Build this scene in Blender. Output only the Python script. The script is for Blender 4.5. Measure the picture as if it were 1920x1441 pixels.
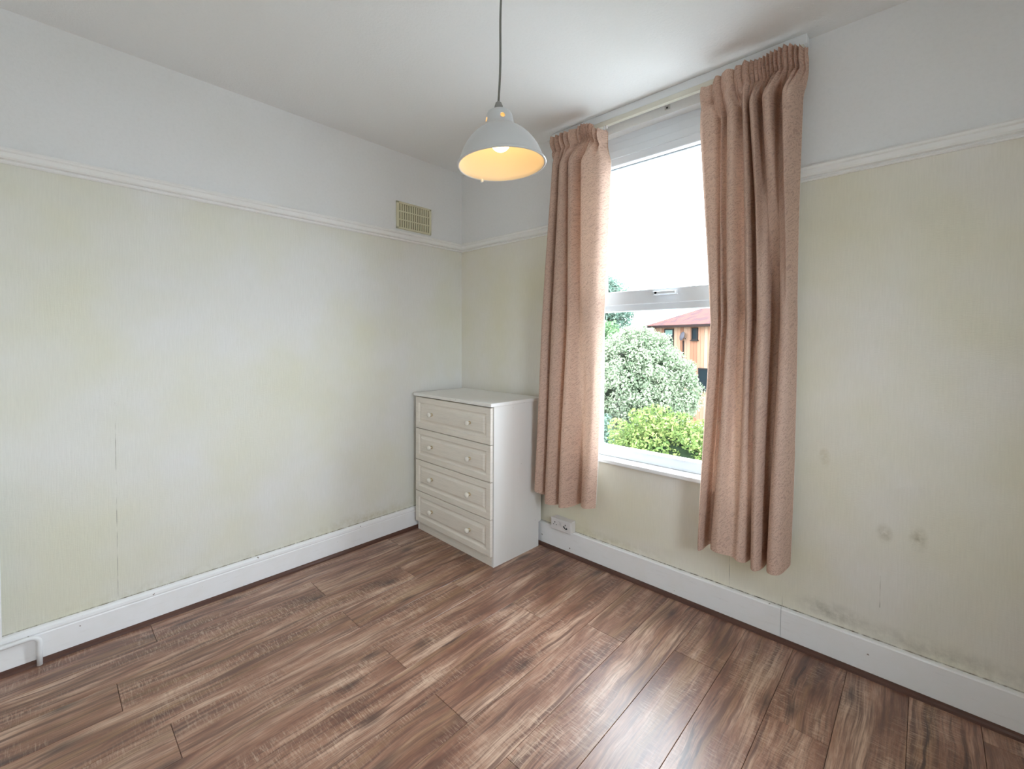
import bpy, bmesh, math, random
import numpy as np
from mathutils import Vector, Matrix

# ---------------------------------------------------------------- scene, camera, light
scene = bpy.context.scene
for o in list(bpy.data.objects):
    bpy.data.objects.remove(o, do_unlink=True)
COL = scene.collection
R = math.radians

CAM = Vector((2.53326, -2.15497, 1.26832))
cr = Vector((0.72926878, 0.68421457, 0.00417853))
cu = Vector((-0.01889266, 0.01403135, 0.99972306))
cf = Vector((-0.68396645, 0.72914576, -0.02315926))
cam_d = bpy.data.cameras.new('camera')
cam = bpy.data.objects.new('camera', cam_d)
COL.objects.link(cam)
cam.matrix_world = Matrix(((cr.x, cu.x, -cf.x, CAM.x), (cr.y, cu.y, -cf.y, CAM.y), (cr.z, cu.z, -cf.z, CAM.z), (0, 0, 0, 1)))
cam_d.sensor_fit = 'HORIZONTAL'
cam_d.sensor_width = 36.0
cam_d.lens = 828.54 / 1920 * 36.0
cam_d.shift_x = 0.00045
cam_d.shift_y = -0.03199
cam_d.clip_start = 0.02
cam_d.clip_end = 300
scene.camera = cam

world = bpy.data.worlds.new('overcast_sky')
scene.world = world
world.use_nodes = True
bg = world.node_tree.nodes['Background']
bg.inputs['Color'].default_value = (0.81, 0.895, 1.0, 1)
bg.inputs['Strength'].default_value = 16.0

def portal(name, loc, rot, sx, sz):
    ld = bpy.data.lights.new(name, 'AREA'); ld.shape = 'RECTANGLE'; ld.size = sx; ld.size_y = sz; ld.energy = 0.0
    ld.cycles.is_portal = True
    lo = bpy.data.objects.new(name, ld); scene.collection.objects.link(lo); lo.location = loc; lo.rotation_euler = rot
portal('daylight_portal_front', (1.53, 0.21, 1.50), (R(-90), 0, 0), 0.88, 1.80)
portal('added_window_portal', (3.41, -1.55, 1.31), (R(90), 0, R(90)), 0.80, 0.82)  # sampling portal for the added side window

scene.view_settings.view_transform = 'Standard'
scene.view_settings.look = 'None'
scene.view_settings.exposure = 0.34
scene.view_settings.gamma = 1.0
scene.view_settings.use_curve_mapping = False
scene.cycles.max_bounces = 16
scene.cycles.diffuse_bounces = 10
scene.cycles.transparent_max_bounces = 16

# room dimensions (metres); corner of the two visible walls at the origin
XR, YB, H = 3.20, -3.10, 2.50
WX0, WX1, WZ0, WZ1 = 1.09, 1.97, 0.60, 2.405      # window opening

# ---------------------------------------------------------------- material helpers
MATS = {}
class NT:
    def __init__(self, name):
        self.m = bpy.data.materials.new(name); self.m.use_nodes = True
        self.t = self.m.node_tree; self.t.nodes.clear()
        self.out = self.t.nodes.new('ShaderNodeOutputMaterial')
        MATS[name] = self.m
    def n(self, typ, props=None, **ins):
        nd = self.t.nodes.new(typ)
        for k, v in (props or {}).items(): setattr(nd, k, v)
        for k, v in ins.items():
            key = int(k[1:]) if k[0] == '_' and k[1:].isdigit() else k.replace('_', ' ')
            s = nd.inputs[key]
            if hasattr(v, 'is_output') or isinstance(v, bpy.types.NodeSocket): self.t.links.new(v, s)
            else: s.default_value = v
        return nd
    def math(self, op, a, b=0.0, c=0.0, clamp=False):
        return self.n('ShaderNodeMath', {'operation': op, 'use_clamp': clamp}, _0=a, _1=b, _2=c).outputs[0]
    def mix(self, fac, a, b, blend='MIX'):
        nd = self.t.nodes.new('ShaderNodeMix'); nd.data_type = 'RGBA'; nd.blend_type = blend
        for i, v in ((0, fac), (6, a), (7, b)):
            if isinstance(v, bpy.types.NodeSocket): self.t.links.new(v, nd.inputs[i])
            else: nd.inputs[i].default_value = v if i == 0 else (*v, 1)
        return nd.outputs[2]
    def ramp(self, fac, stops, interp='LINEAR'):
        nd = self.t.nodes.new('ShaderNodeValToRGB'); e = nd.color_ramp.elements; nd.color_ramp.interpolation = interp
        while len(e) > 1: e.remove(e[-1])
        e[0].position = stops[0][0]; c = stops[0][1]; e[0].color = (*c, 1) if isinstance(c, tuple) else (c, c, c, 1)
        for p, c in stops[1:]:
            x = e.new(p); x.color = (*c, 1) if isinstance(c, tuple) else (c, c, c, 1)
        self.t.links.new(fac, nd.inputs[0]); return nd.outputs[0]
    def noise(self, vec, scale, detail=3.0, rough=0.5, dist=0.0):
        return self.n('ShaderNodeTexNoise', None, Vector=vec, Scale=scale, Detail=detail, Roughness=rough, Distortion=dist).outputs[0]
    def pos(self): return self.n('ShaderNodeNewGeometry').outputs['Position']
    def obj(self): return self.n('ShaderNodeTexCoord').outputs['Object']
    def map(self, vec, scale=(1, 1, 1), loc=(0, 0, 0)):
        return self.n('ShaderNodeMapping', None, Vector=vec, Scale=scale, Location=loc).outputs[0]
    def bump(self, h, strength=0.2, dist=0.01):
        return self.n('ShaderNodeBump', None, Height=h, Strength=strength, Distance=dist).outputs[0]
    def pbr(self, col, rough=0.5, normal=None, spec=0.5, **kw):
        ins = dict(Roughness=rough); ins.update(kw)
        b = self.n('ShaderNodeBsdfPrincipled', None, **ins)
        b.inputs['Specular IOR Level'].default_value = spec
        if isinstance(col, bpy.types.NodeSocket): self.t.links.new(col, b.inputs['Base Color'])
        else: b.inputs['Base Color'].default_value = (*col, 1)
        if normal is not None: self.t.links.new(normal, b.inputs['Normal'])
        self.t.links.new(b.outputs[0], self.out.inputs[0]); return b
    def shade(self, s): self.t.links.new(s, self.out.inputs[0])

def simple(name, col, rough=0.5, spec=0.5, var=0.04, scale=20, **kw):
    t = NT(name)
    n = t.noise(t.obj(), scale, 4)
    c = t.mix(n, tuple(x * (1 - var) for x in col), tuple(min(1, x * (1 + var)) for x in col))
    t.pbr(c, rough, t.bump(n, 0.05, 0.002), spec, **kw)
    return t.m

def spot(t, pos, c, r):
    """soft-edged mask of an ellipsoidal stain centred at c with radii r"""
    v = t.n('ShaderNodeVectorMath', {'operation': 'SUBTRACT'}, _0=pos, _1=c).outputs[0]
    v = t.n('ShaderNodeVectorMath', {'operation': 'DIVIDE'}, _0=v, _1=r).outputs[0]
    d = t.n('ShaderNodeVectorMath', {'operation': 'LENGTH'}, _0=v).outputs['Value']
    return t.math('SUBTRACT', 1.0, d, clamp=True)

def wall_material(name, along, seams, stains=(), paper=(0.795, 0.788, 0.762), paint=(0.82, 0.82, 0.825)):
    t = NT(name); p = t.pos()
    sep = t.n('ShaderNodeSeparateXYZ', None, Vector=p)
    a, z = sep.outputs[along], sep.outputs[2]
    # linen-textured paper below the picture rail
    sc = (210, 210, 14)
    fine = t.noise(t.map(p, sc), 1.0, 3, 0.6)
    weave = t.noise(t.map(p, (60, 60, 220)), 1.0, 2, 0.5)
    big = t.noise(p, 1.6, 3, 0.55)
    big2 = t.noise(t.map(p, (1, 1, 1), (7, 3, 2)), 5.0, 4, 0.6)
    yel = t.ramp(big, [(0.40, 0.0), (0.68, 1.0)])
    col = t.mix(yel, paper, (paper[0] * 0.955, paper[1] * 0.945, paper[2] * 0.80))
    col = t.mix(t.ramp(big2, [(0.40, 0.0), (0.80, 0.16)]), col, (paper[0] * 0.9, paper[1] * 0.9, paper[2] * 0.86))
    col = t.mix(t.math('MULTIPLY', t.ramp(fine, [(0.35, 0.0), (0.65, 1.0)]), 0.10), col, (paper[0] * 0.62, paper[1] * 0.62, paper[2] * 0.55))
    for s, z0, z1 in seams:
        d = t.math('ABSOLUTE', t.math('SUBTRACT', a, s))
        m = t.math('LESS_THAN', d, 0.0011)
        m = t.math('MULTIPLY', m, t.math('MULTIPLY', t.math('GREATER_THAN', z, z0), t.math('LESS_THAN', z, z1)))
        br = t.ramp(t.noise(t.map(p, (3, 3, 9)), 1.0, 3), [(0.42, 0.0), (0.55, 0.75)])
        col = t.mix(t.math('MULTIPLY', m, br), col, (0.30, 0.28, 0.22))
    wob = t.noise(p, 28.0, 4, 0.65)
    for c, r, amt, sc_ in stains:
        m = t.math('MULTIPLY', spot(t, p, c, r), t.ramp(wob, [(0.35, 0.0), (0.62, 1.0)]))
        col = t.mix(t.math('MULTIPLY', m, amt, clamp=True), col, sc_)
    pn = t.noise(p, 70.0, 4, 0.7)
    pbig = t.noise(p, 2.1, 3, 0.5)
    pc = t.mix(t.ramp(pbig, [(0.4, 0.0), (0.75, 0.4)]), paint, (paint[0] * 0.95, paint[1] * 0.93, paint[2] * 0.88))
    pc = t.mix(t.math('MULTIPLY', t.ramp(pn, [(0.45, 0.0), (0.7, 1.0)]), 0.06), pc, (0.4, 0.4, 0.38))
    up = t.math('GREATER_THAN', z, 1.95)
    c = t.mix(up, col, pc)
    hgt = t.math('ADD', t.math('MULTIPLY', fine, 0.7), t.math('MULTIPLY', weave, 0.5))
    hgt = t.math('ADD', t.math('MULTIPLY', hgt, t.math('SUBTRACT', 1.0, up)), t.math('MULTIPLY', t.math('MULTIPLY', pn, 0.5), up))
    t.pbr(c, 0.75, t.bump(hgt, 0.30, 0.0025), 0.25)
    return t.m

MW_left = wall_material('wallpaper_left', 1, [(-1.94, 0.13, 1.0)],
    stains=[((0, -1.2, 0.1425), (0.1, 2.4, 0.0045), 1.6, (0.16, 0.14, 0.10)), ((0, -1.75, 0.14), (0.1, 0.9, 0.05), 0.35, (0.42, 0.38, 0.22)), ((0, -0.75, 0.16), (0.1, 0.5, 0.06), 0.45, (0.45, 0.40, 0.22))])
MW_front = wall_material('wallpaper_front', 0, paper=(0.820, 0.790, 0.735), seams=[(2.424, 0.27, 0.39), (2.105, 0.14, 0.20), (1.893, 0.15, 0.3), (2.95, 0.2, 1.2)],
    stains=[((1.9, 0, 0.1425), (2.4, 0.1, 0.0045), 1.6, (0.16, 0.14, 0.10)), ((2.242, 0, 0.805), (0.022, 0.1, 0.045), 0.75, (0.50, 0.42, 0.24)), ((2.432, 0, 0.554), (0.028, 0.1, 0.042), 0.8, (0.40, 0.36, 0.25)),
            ((2.526, 0, 0.563), (0.030, 0.1, 0.055), 0.8, (0.40, 0.36, 0.25)), ((2.60, 0, 0.17), (0.42, 0.1, 0.055), 0.40, (0.30, 0.27, 0.22)),
            ((2.27, 0, 0.19), (0.14, 0.1, 0.05), 0.6, (0.33, 0.31, 0.24)), ((1.25, 0, 0.16), (0.5, 0.1, 0.035), 0.4, (0.45, 0.40, 0.22))])
MW_rear = wall_material('wallpaper_rear', 0, [], paper=(0.87, 0.87, 0.86), paint=(0.87, 0.87, 0.87))

def ceiling_material():
    t = NT('ceiling_paint'); p = t.pos()
    n = t.noise(p, 90, 4, 0.7); b = t.noise(p, 1.5, 3)
    c = t.mix(t.ramp(b, [(0.4, 0.0), (0.8, 0.35)]), (0.83, 0.83, 0.83), (0.79, 0.785, 0.77))
    c = t.mix(t.math('MULTIPLY', t.ramp(n, [(0.5, 0.0), (0.75, 1.0)]), 0.08), c, (0.5, 0.5, 0.47))
    t.pbr(c, 0.8, t.bump(n, 0.25, 0.004), 0.2); return t.m
M_ceil = ceiling_material()

def gloss_paint(name, col, chips=0.0):
    t = NT(name); p = t.pos()
    n = t.noise(p, 9, 4, 0.6); s = t.noise(t.map(p, (14, 14, 90)), 1.0, 3)
    c = t.mix(t.ramp(n, [(0.45, 0.0), (0.8, 0.30)]), col, (col[0] * 0.9, col[1] * 0.88, col[2] * 0.80))
    c = t.mix(t.math('MULTIPLY', t.ramp(s, [(0.6, 0.0), (0.8, 1.0)]), 0.12), c, (0.45, 0.43, 0.38))
    if chips:
        k = t.noise(p, 42, 2, 0.4)
        c = t.mix(t.ramp(k, [(0.755, 0.0), (0.77, chips)]), c, (0.16, 0.12, 0.09))
    t.pbr(c, 0.38, t.bump(n, 0.08, 0.003), 0.45); return t.m
M_gloss = gloss_paint('gloss_white_woodwork', (0.91, 0.91, 0.925), 0.8)
M_rail = gloss_paint('picture_rail_white', (0.88, 0.875, 0.86))
M_batten = gloss_paint('batten_white', (0.78, 0.80, 0.82))

def laminate():
    t = NT('oak_laminate')
    g = t.pos(); info = t.n('ShaderNodeObjectInfo')
    rnd = info.outputs['Random']
    off = t.n('ShaderNodeCombineXYZ', None, X=t.math('MULTIPLY', rnd, 37.0), Y=t.math('MULTIPLY', rnd, 91.0), Z=t.math('MULTIPLY', rnd, 13.0)).outputs[0]
    p = t.n('ShaderNodeVectorMath', {'operation': 'ADD'}, _0=g, _1=off).outputs[0]
    warp = t.noise(t.map(p, (4, 1.6, 1)), 1.0, 3, 0.55)
    wv = t.n('ShaderNodeCombineXYZ', None, X=t.math('MULTIPLY', t.math('SUBTRACT', warp, 0.5), 0.075), Y=0.0, Z=0.0).outputs[0]
    q = t.n('ShaderNodeVectorMath', {'operation': 'ADD'}, _0=p, _1=wv).outputs[0]
    tone = t.noise(t.map(q, (12, 1.9, 1)), 1.0, 6, 0.66)
    col = t.ramp(tone, [(0.30, (0.088, 0.034, 0.022)), (0.42, (0.240, 0.108, 0.066)), (0.52, (0.375, 0.200, 0.130)), (0.64, (0.60, 0.40, 0.285))])
    och = t.noise(t.map(q, (18, 1.1, 1), (3, 9, 0)), 1.0, 3, 0.55)
    col = t.mix(t.ramp(och, [(0.52, 0.0), (0.66, 0.6)]), col, (0.31, 0.18, 0.085))
    # long streaks and fine grain
    st = t.noise(t.map(q, (62, 1.8, 1), (1, 2, 0)), 1.0, 4, 0.6)
    col = t.mix(t.ramp(st, [(0.36, 0.85), (0.52, 0.0)]), col, (0.125, 0.056, 0.037))
    gr = t.noise(t.map(q, (210, 9, 1)), 1.0, 3, 0.65)
    col = t.mix(t.ramp(gr, [(0.34, 0.55), (0.54, 0.0)]), col, (0.12, 0.062, 0.044))
    # faint saw marks across the plank
    sm = t.noise(t.map(p, (26, 190, 1)), 1.0, 3, 0.65, 0.6)
    smask = t.ramp(t.noise(t.map(p, (8, 2.6, 1), (5, 1, 0)), 1.0, 3, 0.5), [(0.46, 0.0), (0.62, 1.0)])
    lm = t.math('MULTIPLY', t.ramp(sm, [(0.50, 0.0), (0.64, 1.0)]), smask)
    col = t.mix(t.math('MULTIPLY', lm, 0.50), col, (0.62, 0.46, 0.34))
    dm = t.math('MULTIPLY', t.ramp(sm, [(0.33, 1.0), (0.43, 0.0)]), smask)
    col = t.mix(t.math('MULTIPLY', dm, 0.45), col, (0.11, 0.05, 0.034))
    # dark cracks running with the grain
    ck = t.noise(t.map(q, (30, 2.1, 1), (11, 4, 0)), 1.0, 5, 0.66)
    ckm = t.noise(t.map(p, (5, 2.2, 1), (2, 8, 0)), 1.0, 2, 0.5)
    cm = t.math('MULTIPLY', t.ramp(ck, [(0.60, 0.0), (0.67, 1.0)]), t.ramp(ckm, [(0.44, 0.0), (0.57, 1.0)]))
    col = t.mix(t.math('MULTIPLY', cm, 0.85), col, (0.055, 0.030, 0.024))
    # knots
    vd = t.n('ShaderNodeTexVoronoi', {'voronoi_dimensions': '2D'}, Vector=t.map(q, (5.0, 1.7, 1)), Scale=1.0).outputs['Distance']
    kn = t.ramp(t.math('ADD', vd, t.math('MULTIPLY', t.math('SUBTRACT', gr, 0.5), 0.12)), [(0.015, 1.0), (0.06, 0.6), (0.13, 0.0)])
    col = t.mix(t.math('MULTIPLY', kn, 0.8), col, (0.06, 0.032, 0.024))
    col = t.mix(t.math('MULTIPLY', rnd, 0.2), col, (0.20, 0.098, 0.062))
    h = t.math('ADD', t.math('MULTIPLY', gr, 0.5), t.math('MULTIPLY', sm, 0.4))
    rg = t.math('ADD', 0.36, t.math('MULTIPLY', gr, 0.10))
    t.pbr(col, rg, t.bump(h, 0.03, 0.0012), 0.5, Coat_Weight=0.5, Coat_Roughness=0.27, Coat_IOR=1.45); return t.m
M_lam = laminate()

def beading_mat():
    t = NT('mahogany_beading'); p = t.pos()
    n = t.noise(t.map(p, (6, 6, 60)), 1.0, 3)
    t.pbr(t.mix(n, (0.055, 0.022, 0.016), (0.13, 0.055, 0.036)), 0.35, None, 0.5); return t.m
M_bead = beading_mat()

def ash_mat():
    t = NT('cream_ash_laminate'); p = t.obj()
    n = t.noise(t.map(p, (7, 20, 130)), 1.0, 4, 0.6); b = t.noise(t.map(p, (3, 3, 9)), 1.0, 2)
    c = t.mix(t.ramp(n, [(0.35, 0.0), (0.70, 1.0)]), (0.86, 0.81, 0.735), (0.77, 0.72, 0.65))
    c = t.mix(t.math('MULTIPLY', b, 0.15), c, (0.72, 0.67, 0.60))
    t.pbr(c, 0.42, t.bump(n, 0.08, 0.001), 0.4); return t.m
M_ash = ash_mat()
def mel_mat():
    t = NT('white_melamine'); p = t.obj()
    n = t.noise(t.map(p, (9, 9, 3)), 1.0, 4, 0.6); k = t.noise(p, 38, 2, 0.4)
    c = t.mix(t.ramp(n, [(0.5, 0.0), (0.8, 0.25)]), (0.84, 0.83, 0.81), (0.74, 0.71, 0.66))
    c = t.mix(t.ramp(k, [(0.775, 0.0), (0.785, 0.5)]), c, (0.35, 0.30, 0.25))
    t.pbr(c, 0.35, None, 0.45); return t.m
M_mel = mel_mat()
M_knob = simple('ivory_knob', (0.86, 0.83, 0.76), 0.25, 0.6)
M_brass = simple('knob_brass', (0.62, 0.46, 0.22), 0.3, 0.5, Metallic=0.8)
M_dark = simple('dark_recess', (0.02, 0.018, 0.016), 0.8, 0.2)
M_upvc = simple('white_upvc', (0.79, 0.83, 0.88), 0.28, 0.5, 0.02)
M_sill = simple('sill_gloss_white', (0.88, 0.89, 0.90), 0.25, 0.5, 0.02)
M_gask = simple('grey_gasket', (0.16, 0.17, 0.19), 0.6, 0.3)
M_spacer = simple('aluminium_spacer', (0.62, 0.63, 0.65), 0.4, 0.5, Metallic=0.6)
M_plast = simple('socket_plastic', (0.74, 0.715, 0.71), 0.35, 0.5, 0.03)
M_vent = simple('vent_cream_plastic', (0.70, 0.66, 0.48), 0.45, 0.4, 0.06)
M_ventb = simple('vent_inside', (0.30, 0.275, 0.18), 0.8, 0.2, 0.1)
M_enam = simple('shade_enamel_white', (0.64, 0.645, 0.655), 0.30, 0.5, 0.03)
M_inner = simple('shade_inner_warm', (0.84, 0.71, 0.50), 0.5, 0.4, 0.02)  # bulb's warm glow tinted into the white inner face
M_cap = simple('cord_grip_grey', (0.30, 0.29, 0.28), 0.5, 0.4)
M_flex = simple('flex_grey', (0.20, 0.20, 0.18), 0.6, 0.3)
M_rad = simple('radiator_enamel', (0.84, 0.85, 0.86), 0.3, 0.5, 0.02)
M_crail = simple('cream_rail_plastic', (0.70, 0.67, 0.58), 0.35, 0.5, 0.05)
M_steel = simple('bracket_steel', (0.50, 0.48, 0.46), 0.45, 0.5, 0.2, 60)

def bulb_mat():
    t = NT('lit_bulb')
    e = t.n('ShaderNodeEmission', None, Color=(1.0, 0.70, 0.34, 1), Strength=8.5)
    t.shade(e.outputs[0]); return t.m
M_bulb = bulb_mat()

def glass_mat():
    t = NT('window_glass')
    tr = t.n('ShaderNodeBsdfTransparent', None, Color=(0.97, 0.985, 0.98, 1))
    gl = t.n('ShaderNodeBsdfGlossy', None, Roughness=0.02)
    fr = t.n('ShaderNodeFresnel', None, IOR=1.45)
    bf = t.n('ShaderNodeNewGeometry').outputs['Backfacing']          # reflect at the outer faces only (no false total internal reflection)
    fac = t.math('MULTIPLY', fr.outputs[0], t.math('SUBTRACT', 1.0, bf))
    t.shade(t.n('ShaderNodeMixShader', None, _0=fac, _1=tr.outputs[0], _2=gl.outputs[0]).outputs[0]); return t.m
M_glass = glass_mat()

def fabric_mat():
    t = NT('rose_damask_fabric')
    uv = t.n('ShaderNodeUVMap').outputs[0]
    w = t.noise(t.map(uv, (1, 1, 1)), 22.0, 2, 0.5)
    wv = t.n('ShaderNodeCombineXYZ', None, X=t.math('MULTIPLY', w, 0.10), Y=t.math('MULTIPLY', w, 0.07), Z=0.0).outputs[0]
    q = t.n('ShaderNodeVectorMath', {'operation': 'ADD'}, _0=uv, _1=wv).outputs[0]
    wave = t.n('ShaderNodeTexWave', {'wave_type': 'RINGS'}, Vector=q, Scale=24.0, Distortion=10.0, Detail=2.0, Detail_Scale=2.2).outputs[1]
    leaf = t.n('ShaderNodeTexVoronoi', {'feature': 'DISTANCE_TO_EDGE'}, Vector=q, Scale=52.0).outputs[0]
    pat = t.math('MULTIPLY', t.ramp(wave, [(0.42, 0.0), (0.58, 1.0)]), t.ramp(leaf, [(0.05, 0.3), (0.14, 1.0)]))
    th = t.noise(t.map(uv, (30, 420, 1)), 1.0, 2, 0.5)
    c = t.mix(pat, (0.68, 0.490, 0.395), (0.51, 0.345, 0.285))
    c = t.mix(t.math('MULTIPLY', th, 0.25), c, (0.69, 0.51, 0.40))
    nm = t.bump(t.math('ADD', t.math('MULTIPLY', pat, 0.4), th), 0.15, 0.001)
    d = t.n('ShaderNodeBsdfDiffuse', None, Color=c, Normal=nm)
    tl = t.n('ShaderNodeBsdfTranslucent', None, Color=t.mix(0.45, c, (0.80, 0.58, 0.42)), Normal=nm)
    t.shade(t.n('ShaderNodeMixShader', None, _0=0.16, _1=d.outputs[0], _2=tl.outputs[0]).outputs[0]); return t.m
M_fab = fabric_mat()
def lining_mat():
    t = NT('cream_lining')
    n = t.noise(t.obj(), 300, 2)
    c = t.mix(n, (0.80, 0.78, 0.73), (0.86, 0.84, 0.80))
    d = t.n('ShaderNodeBsdfDiffuse', None, Color=c); tl = t.n('ShaderNodeBsdfTranslucent', None, Color=c)
    t.shade(t.n('ShaderNodeMixShader', None, _0=0.45, _1=d.outputs[0], _2=tl.outputs[0]).outputs[0]); return t.m
M_lining = lining_mat()

def leaf_mat(name, a, b, c):
    t = NT(name)
    f = t.n('ShaderNodeAttribute', {'attribute_name': 'tint'}).outputs['Fac']
    col = t.ramp(f, [(0.0, a), (0.5, b), (1.0, c)])
    d = t.n('ShaderNodeBsdfDiffuse', None, Color=col); tl = t.n('ShaderNodeBsdfTranslucent', None, Color=col)
    t.shade(t.n('ShaderNodeMixShader', None, _0=0.3, _1=d.outputs[0], _2=tl.outputs[0]).outputs[0]); return t.m
M_leaf_pale = leaf_mat('variegated_leaves', (0.0958, 0.1357, 0.0782), (0.2, 0.2394, 0.1566), (0.3221, 0.3435, 0.2428))
M_leaf_hedge = leaf_mat('yellow_green_leaves', (0.0551, 0.0926, 0.0294), (0.1378, 0.1929, 0.0572), (0.276, 0.2931, 0.1065))
M_leaf_blue = leaf_mat('blue_green_leaves', (0.0633, 0.1062, 0.0816), (0.1371, 0.2028, 0.1541), (0.2532, 0.3187, 0.2537))
M_leaf_mid = leaf_mat('mid_green_leaves', (0.0551, 0.1008, 0.0504), (0.1102, 0.1848, 0.0867), (0.2019, 0.2688, 0.1418))
M_bark = simple('bark', (0.12, 0.09, 0.065), 0.9, 0.1, 0.4, 15)
M_core = simple('dark_core', (0.018, 0.028, 0.015), 0.95, 0.0, 0.5, 12)
def board_mat():
    t = NT('cedar_cladding'); rnd = t.n('ShaderNodeObjectInfo').outputs['Random']; p = t.obj()
    n = t.noise(t.map(p, (18, 18, 1.2)), 1.0, 3)
    c = t.ramp(rnd, [(0.0, (0.155, 0.066, 0.037)), (0.5, (0.215, 0.108, 0.064)), (1.0, (0.265, 0.168, 0.115))])
    c = t.mix(t.math('MULTIPLY', n, 0.4), c, (0.095, 0.063, 0.052)); t.pbr(c, 0.8, None, 0.05); return t.m
M_board = board_mat()
def tile_mat():
    t = NT('red_clay_tiles'); p = t.obj()
    n = t.noise(p, 2.2, 4, 0.6)
    w = t.n('ShaderNodeTexBrick', None, Vector=p, Scale=4.0, Mortar_Size=0.04).outputs['Fac']
    c = t.mix(t.ramp(n, [(0.46, 0.0), (0.56, 1.0)]), (0.098, 0.042, 0.036), (0.058, 0.034, 0.035))
    c = t.mix(t.math('MULTIPLY', w, 0.3), c, (0.042, 0.023, 0.019)); t.pbr(c, 0.9, None, 0.02); return t.m
M_tile = tile_mat()
M_gutter = simple('brown_gutter', (0.016, 0.010, 0.009), 0.7, 0.05)
M_wframe = simple('dark_window_frame', (0.018, 0.015, 0.014), 0.7, 0.05)
M_pane = simple('far_window_pane', (0.006, 0.010, 0.012), 0.3, 0.03)
M_blind = simple('pale_green_blind', (0.10, 0.15, 0.13), 0.8, 0.03)
M_dish = simple('dish_grey', (0.05, 0.046, 0.053), 0.7, 0.05)
M_ground = simple('bounce_ground', (0.33, 0.33, 0.31), 0.9, 0.1, 0.4, 3)  # ground tone raised to bounce daylight up onto the ceiling
M_brick = simple('outer_render', (0.45, 0.40, 0.35), 0.9, 0.1)

# ---------------------------------------------------------------- mesh helpers
def link(name, me, mat=None, parent=None, smooth=False):
    o = bpy.data.objects.new(name, me); COL.objects.link(o)
    if mat is not None:
        me.materials.clear(); me.materials.append(mat)
    if parent is not None: o.parent = parent
    if smooth:
        for f in me.polygons: f.use_smooth = True
    return o
def tag(o, label, cat=None, group=None, kind=None):
    o['label'] = label
    if cat: o['category'] = cat
    if group: o['group'] = group
    if kind: o['kind'] = kind
    return o
def empty(name, loc=(0, 0, 0), rot=(0, 0, 0)):
    o = bpy.data.objects.new(name, None); o.empty_display_size = 0.1
    COL.objects.link(o); o.location = loc; o.rotation_euler = rot; return o
def add_box(bm, x0, x1, y0, y1, z0, z1, bev=0.0):
    b2 = bmesh.new()
    bmesh.ops.create_cube(b2, size=1.0)
    for v in b2.verts:
        v.co = Vector((x0 + (v.co.x + .5) * (x1 - x0), y0 + (v.co.y + .5) * (y1 - y0), z0 + (v.co.z + .5) * (z1 - z0)))
    if bev > 0: bmesh.ops.bevel(b2, geom=b2.edges[:], offset=bev, segments=2, affect='EDGES', profile=0.5)
    me = bpy.data.meshes.new('t'); b2.to_mesh(me); b2.free(); bm.from_mesh(me); bpy.data.meshes.remove(me)
def box(name, x0, x1, y0, y1, z0, z1, mat, parent=None, bev=0.0):
    bm = bmesh.new(); add_box(bm, x0, x1, y0, y1, z0, z1, bev)
    me = bpy.data.meshes.new(name); bm.to_mesh(me); bm.free(); return link(name, me, mat, parent)
def boxes(name, lst, mat, parent=None, bev=0.0):
    bm = bmesh.new()
    for b in lst: add_box(bm, *b, bev)
    me = bpy.data.meshes.new(name); bm.to_mesh(me); bm.free(); return link(name, me, mat, parent)
def extrude_profile(name, prof, p0, p1, inward, mat, parent=None, smooth=False):
    """prof: list of (d, z), d = distance from the wall; extruded from p0 to p1 (xy); inward = unit xy into the room"""
    vs, fs = [], []
    n = len(prof)
    for p in (p0, p1):
        for d, z in prof: vs.append((p[0] + inward[0] * d, p[1] + inward[1] * d, z))
    for i in range(n): fs.append((i, (i + 1) % n, n + (i + 1) % n, n + i))
    fs.append(tuple(range(n))); fs.append(tuple(range(2 * n - 1, n - 1, -1)))
    me = bpy.data.meshes.new(name); me.from_pydata(vs, [], fs); me.update()
    bm = bmesh.new(); bm.from_mesh(me); bmesh.ops.recalc_face_normals(bm, faces=bm.faces[:]); bm.to_mesh(me); bm.free()
    return link(name, me, mat, parent)
def lathe(name, prof, mat, parent=None, seg=48, closed=False, smooth=True):
    vs, fs = [], []; n = len(prof)
    for k in range(seg):
        a = 2 * math.pi * k / seg
        for r, z in prof: vs.append((r * math.cos(a), r * math.sin(a), z))
    for k in range(seg):
        k2 = (k + 1) % seg
        for i in range(n if closed else n - 1):
            j = (i + 1) % n; fs.append((k * n + i, k2 * n + i, k2 * n + j, k * n + j))
    me = bpy.data.meshes.new(name); me.from_pydata(vs, [], fs); me.update()
    bm = bmesh.new(); bm.from_mesh(me); bmesh.ops.remove_doubles(bm, verts=bm.verts[:], dist=1e-6)
    bmesh.ops.recalc_face_normals(bm, faces=bm.faces[:]); bm.to_mesh(me); bm.free()
    return link(name, me, mat, parent, smooth)
def tube(name, pts, r, mat, parent=None, seg=10):
    vs, fs = [], []; P = [Vector(p) for p in pts]; up = Vector((0.13, 0.21, 0.97))
    for i, p in enumerate(P):
        t = (P[min(i + 1, len(P) - 1)] - P[max(i - 1, 0)]).normalized()
        a = t.cross(up); a = a.normalized() if a.length > 1e-3 else Vector((1, 0, 0)); b = t.cross(a)
        for k in range(seg):
            an = 2 * math.pi * k / seg; vs.append(p + r * (math.cos(an) * a + math.sin(an) * b))
    for i in range(len(P) - 1):
        for k in range(seg):
            k2 = (k + 1) % seg; fs.append((i * seg + k, i * seg + k2, (i + 1) * seg + k2, (i + 1) * seg + k))
    fs.append(tuple(range(seg - 1, -1, -1))); fs.append(tuple(range((len(P) - 1) * seg, len(P) * seg)))
    me = bpy.data.meshes.new(name); me.from_pydata(vs, [], fs); me.update(); return link(name, me, mat, parent, True)

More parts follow.
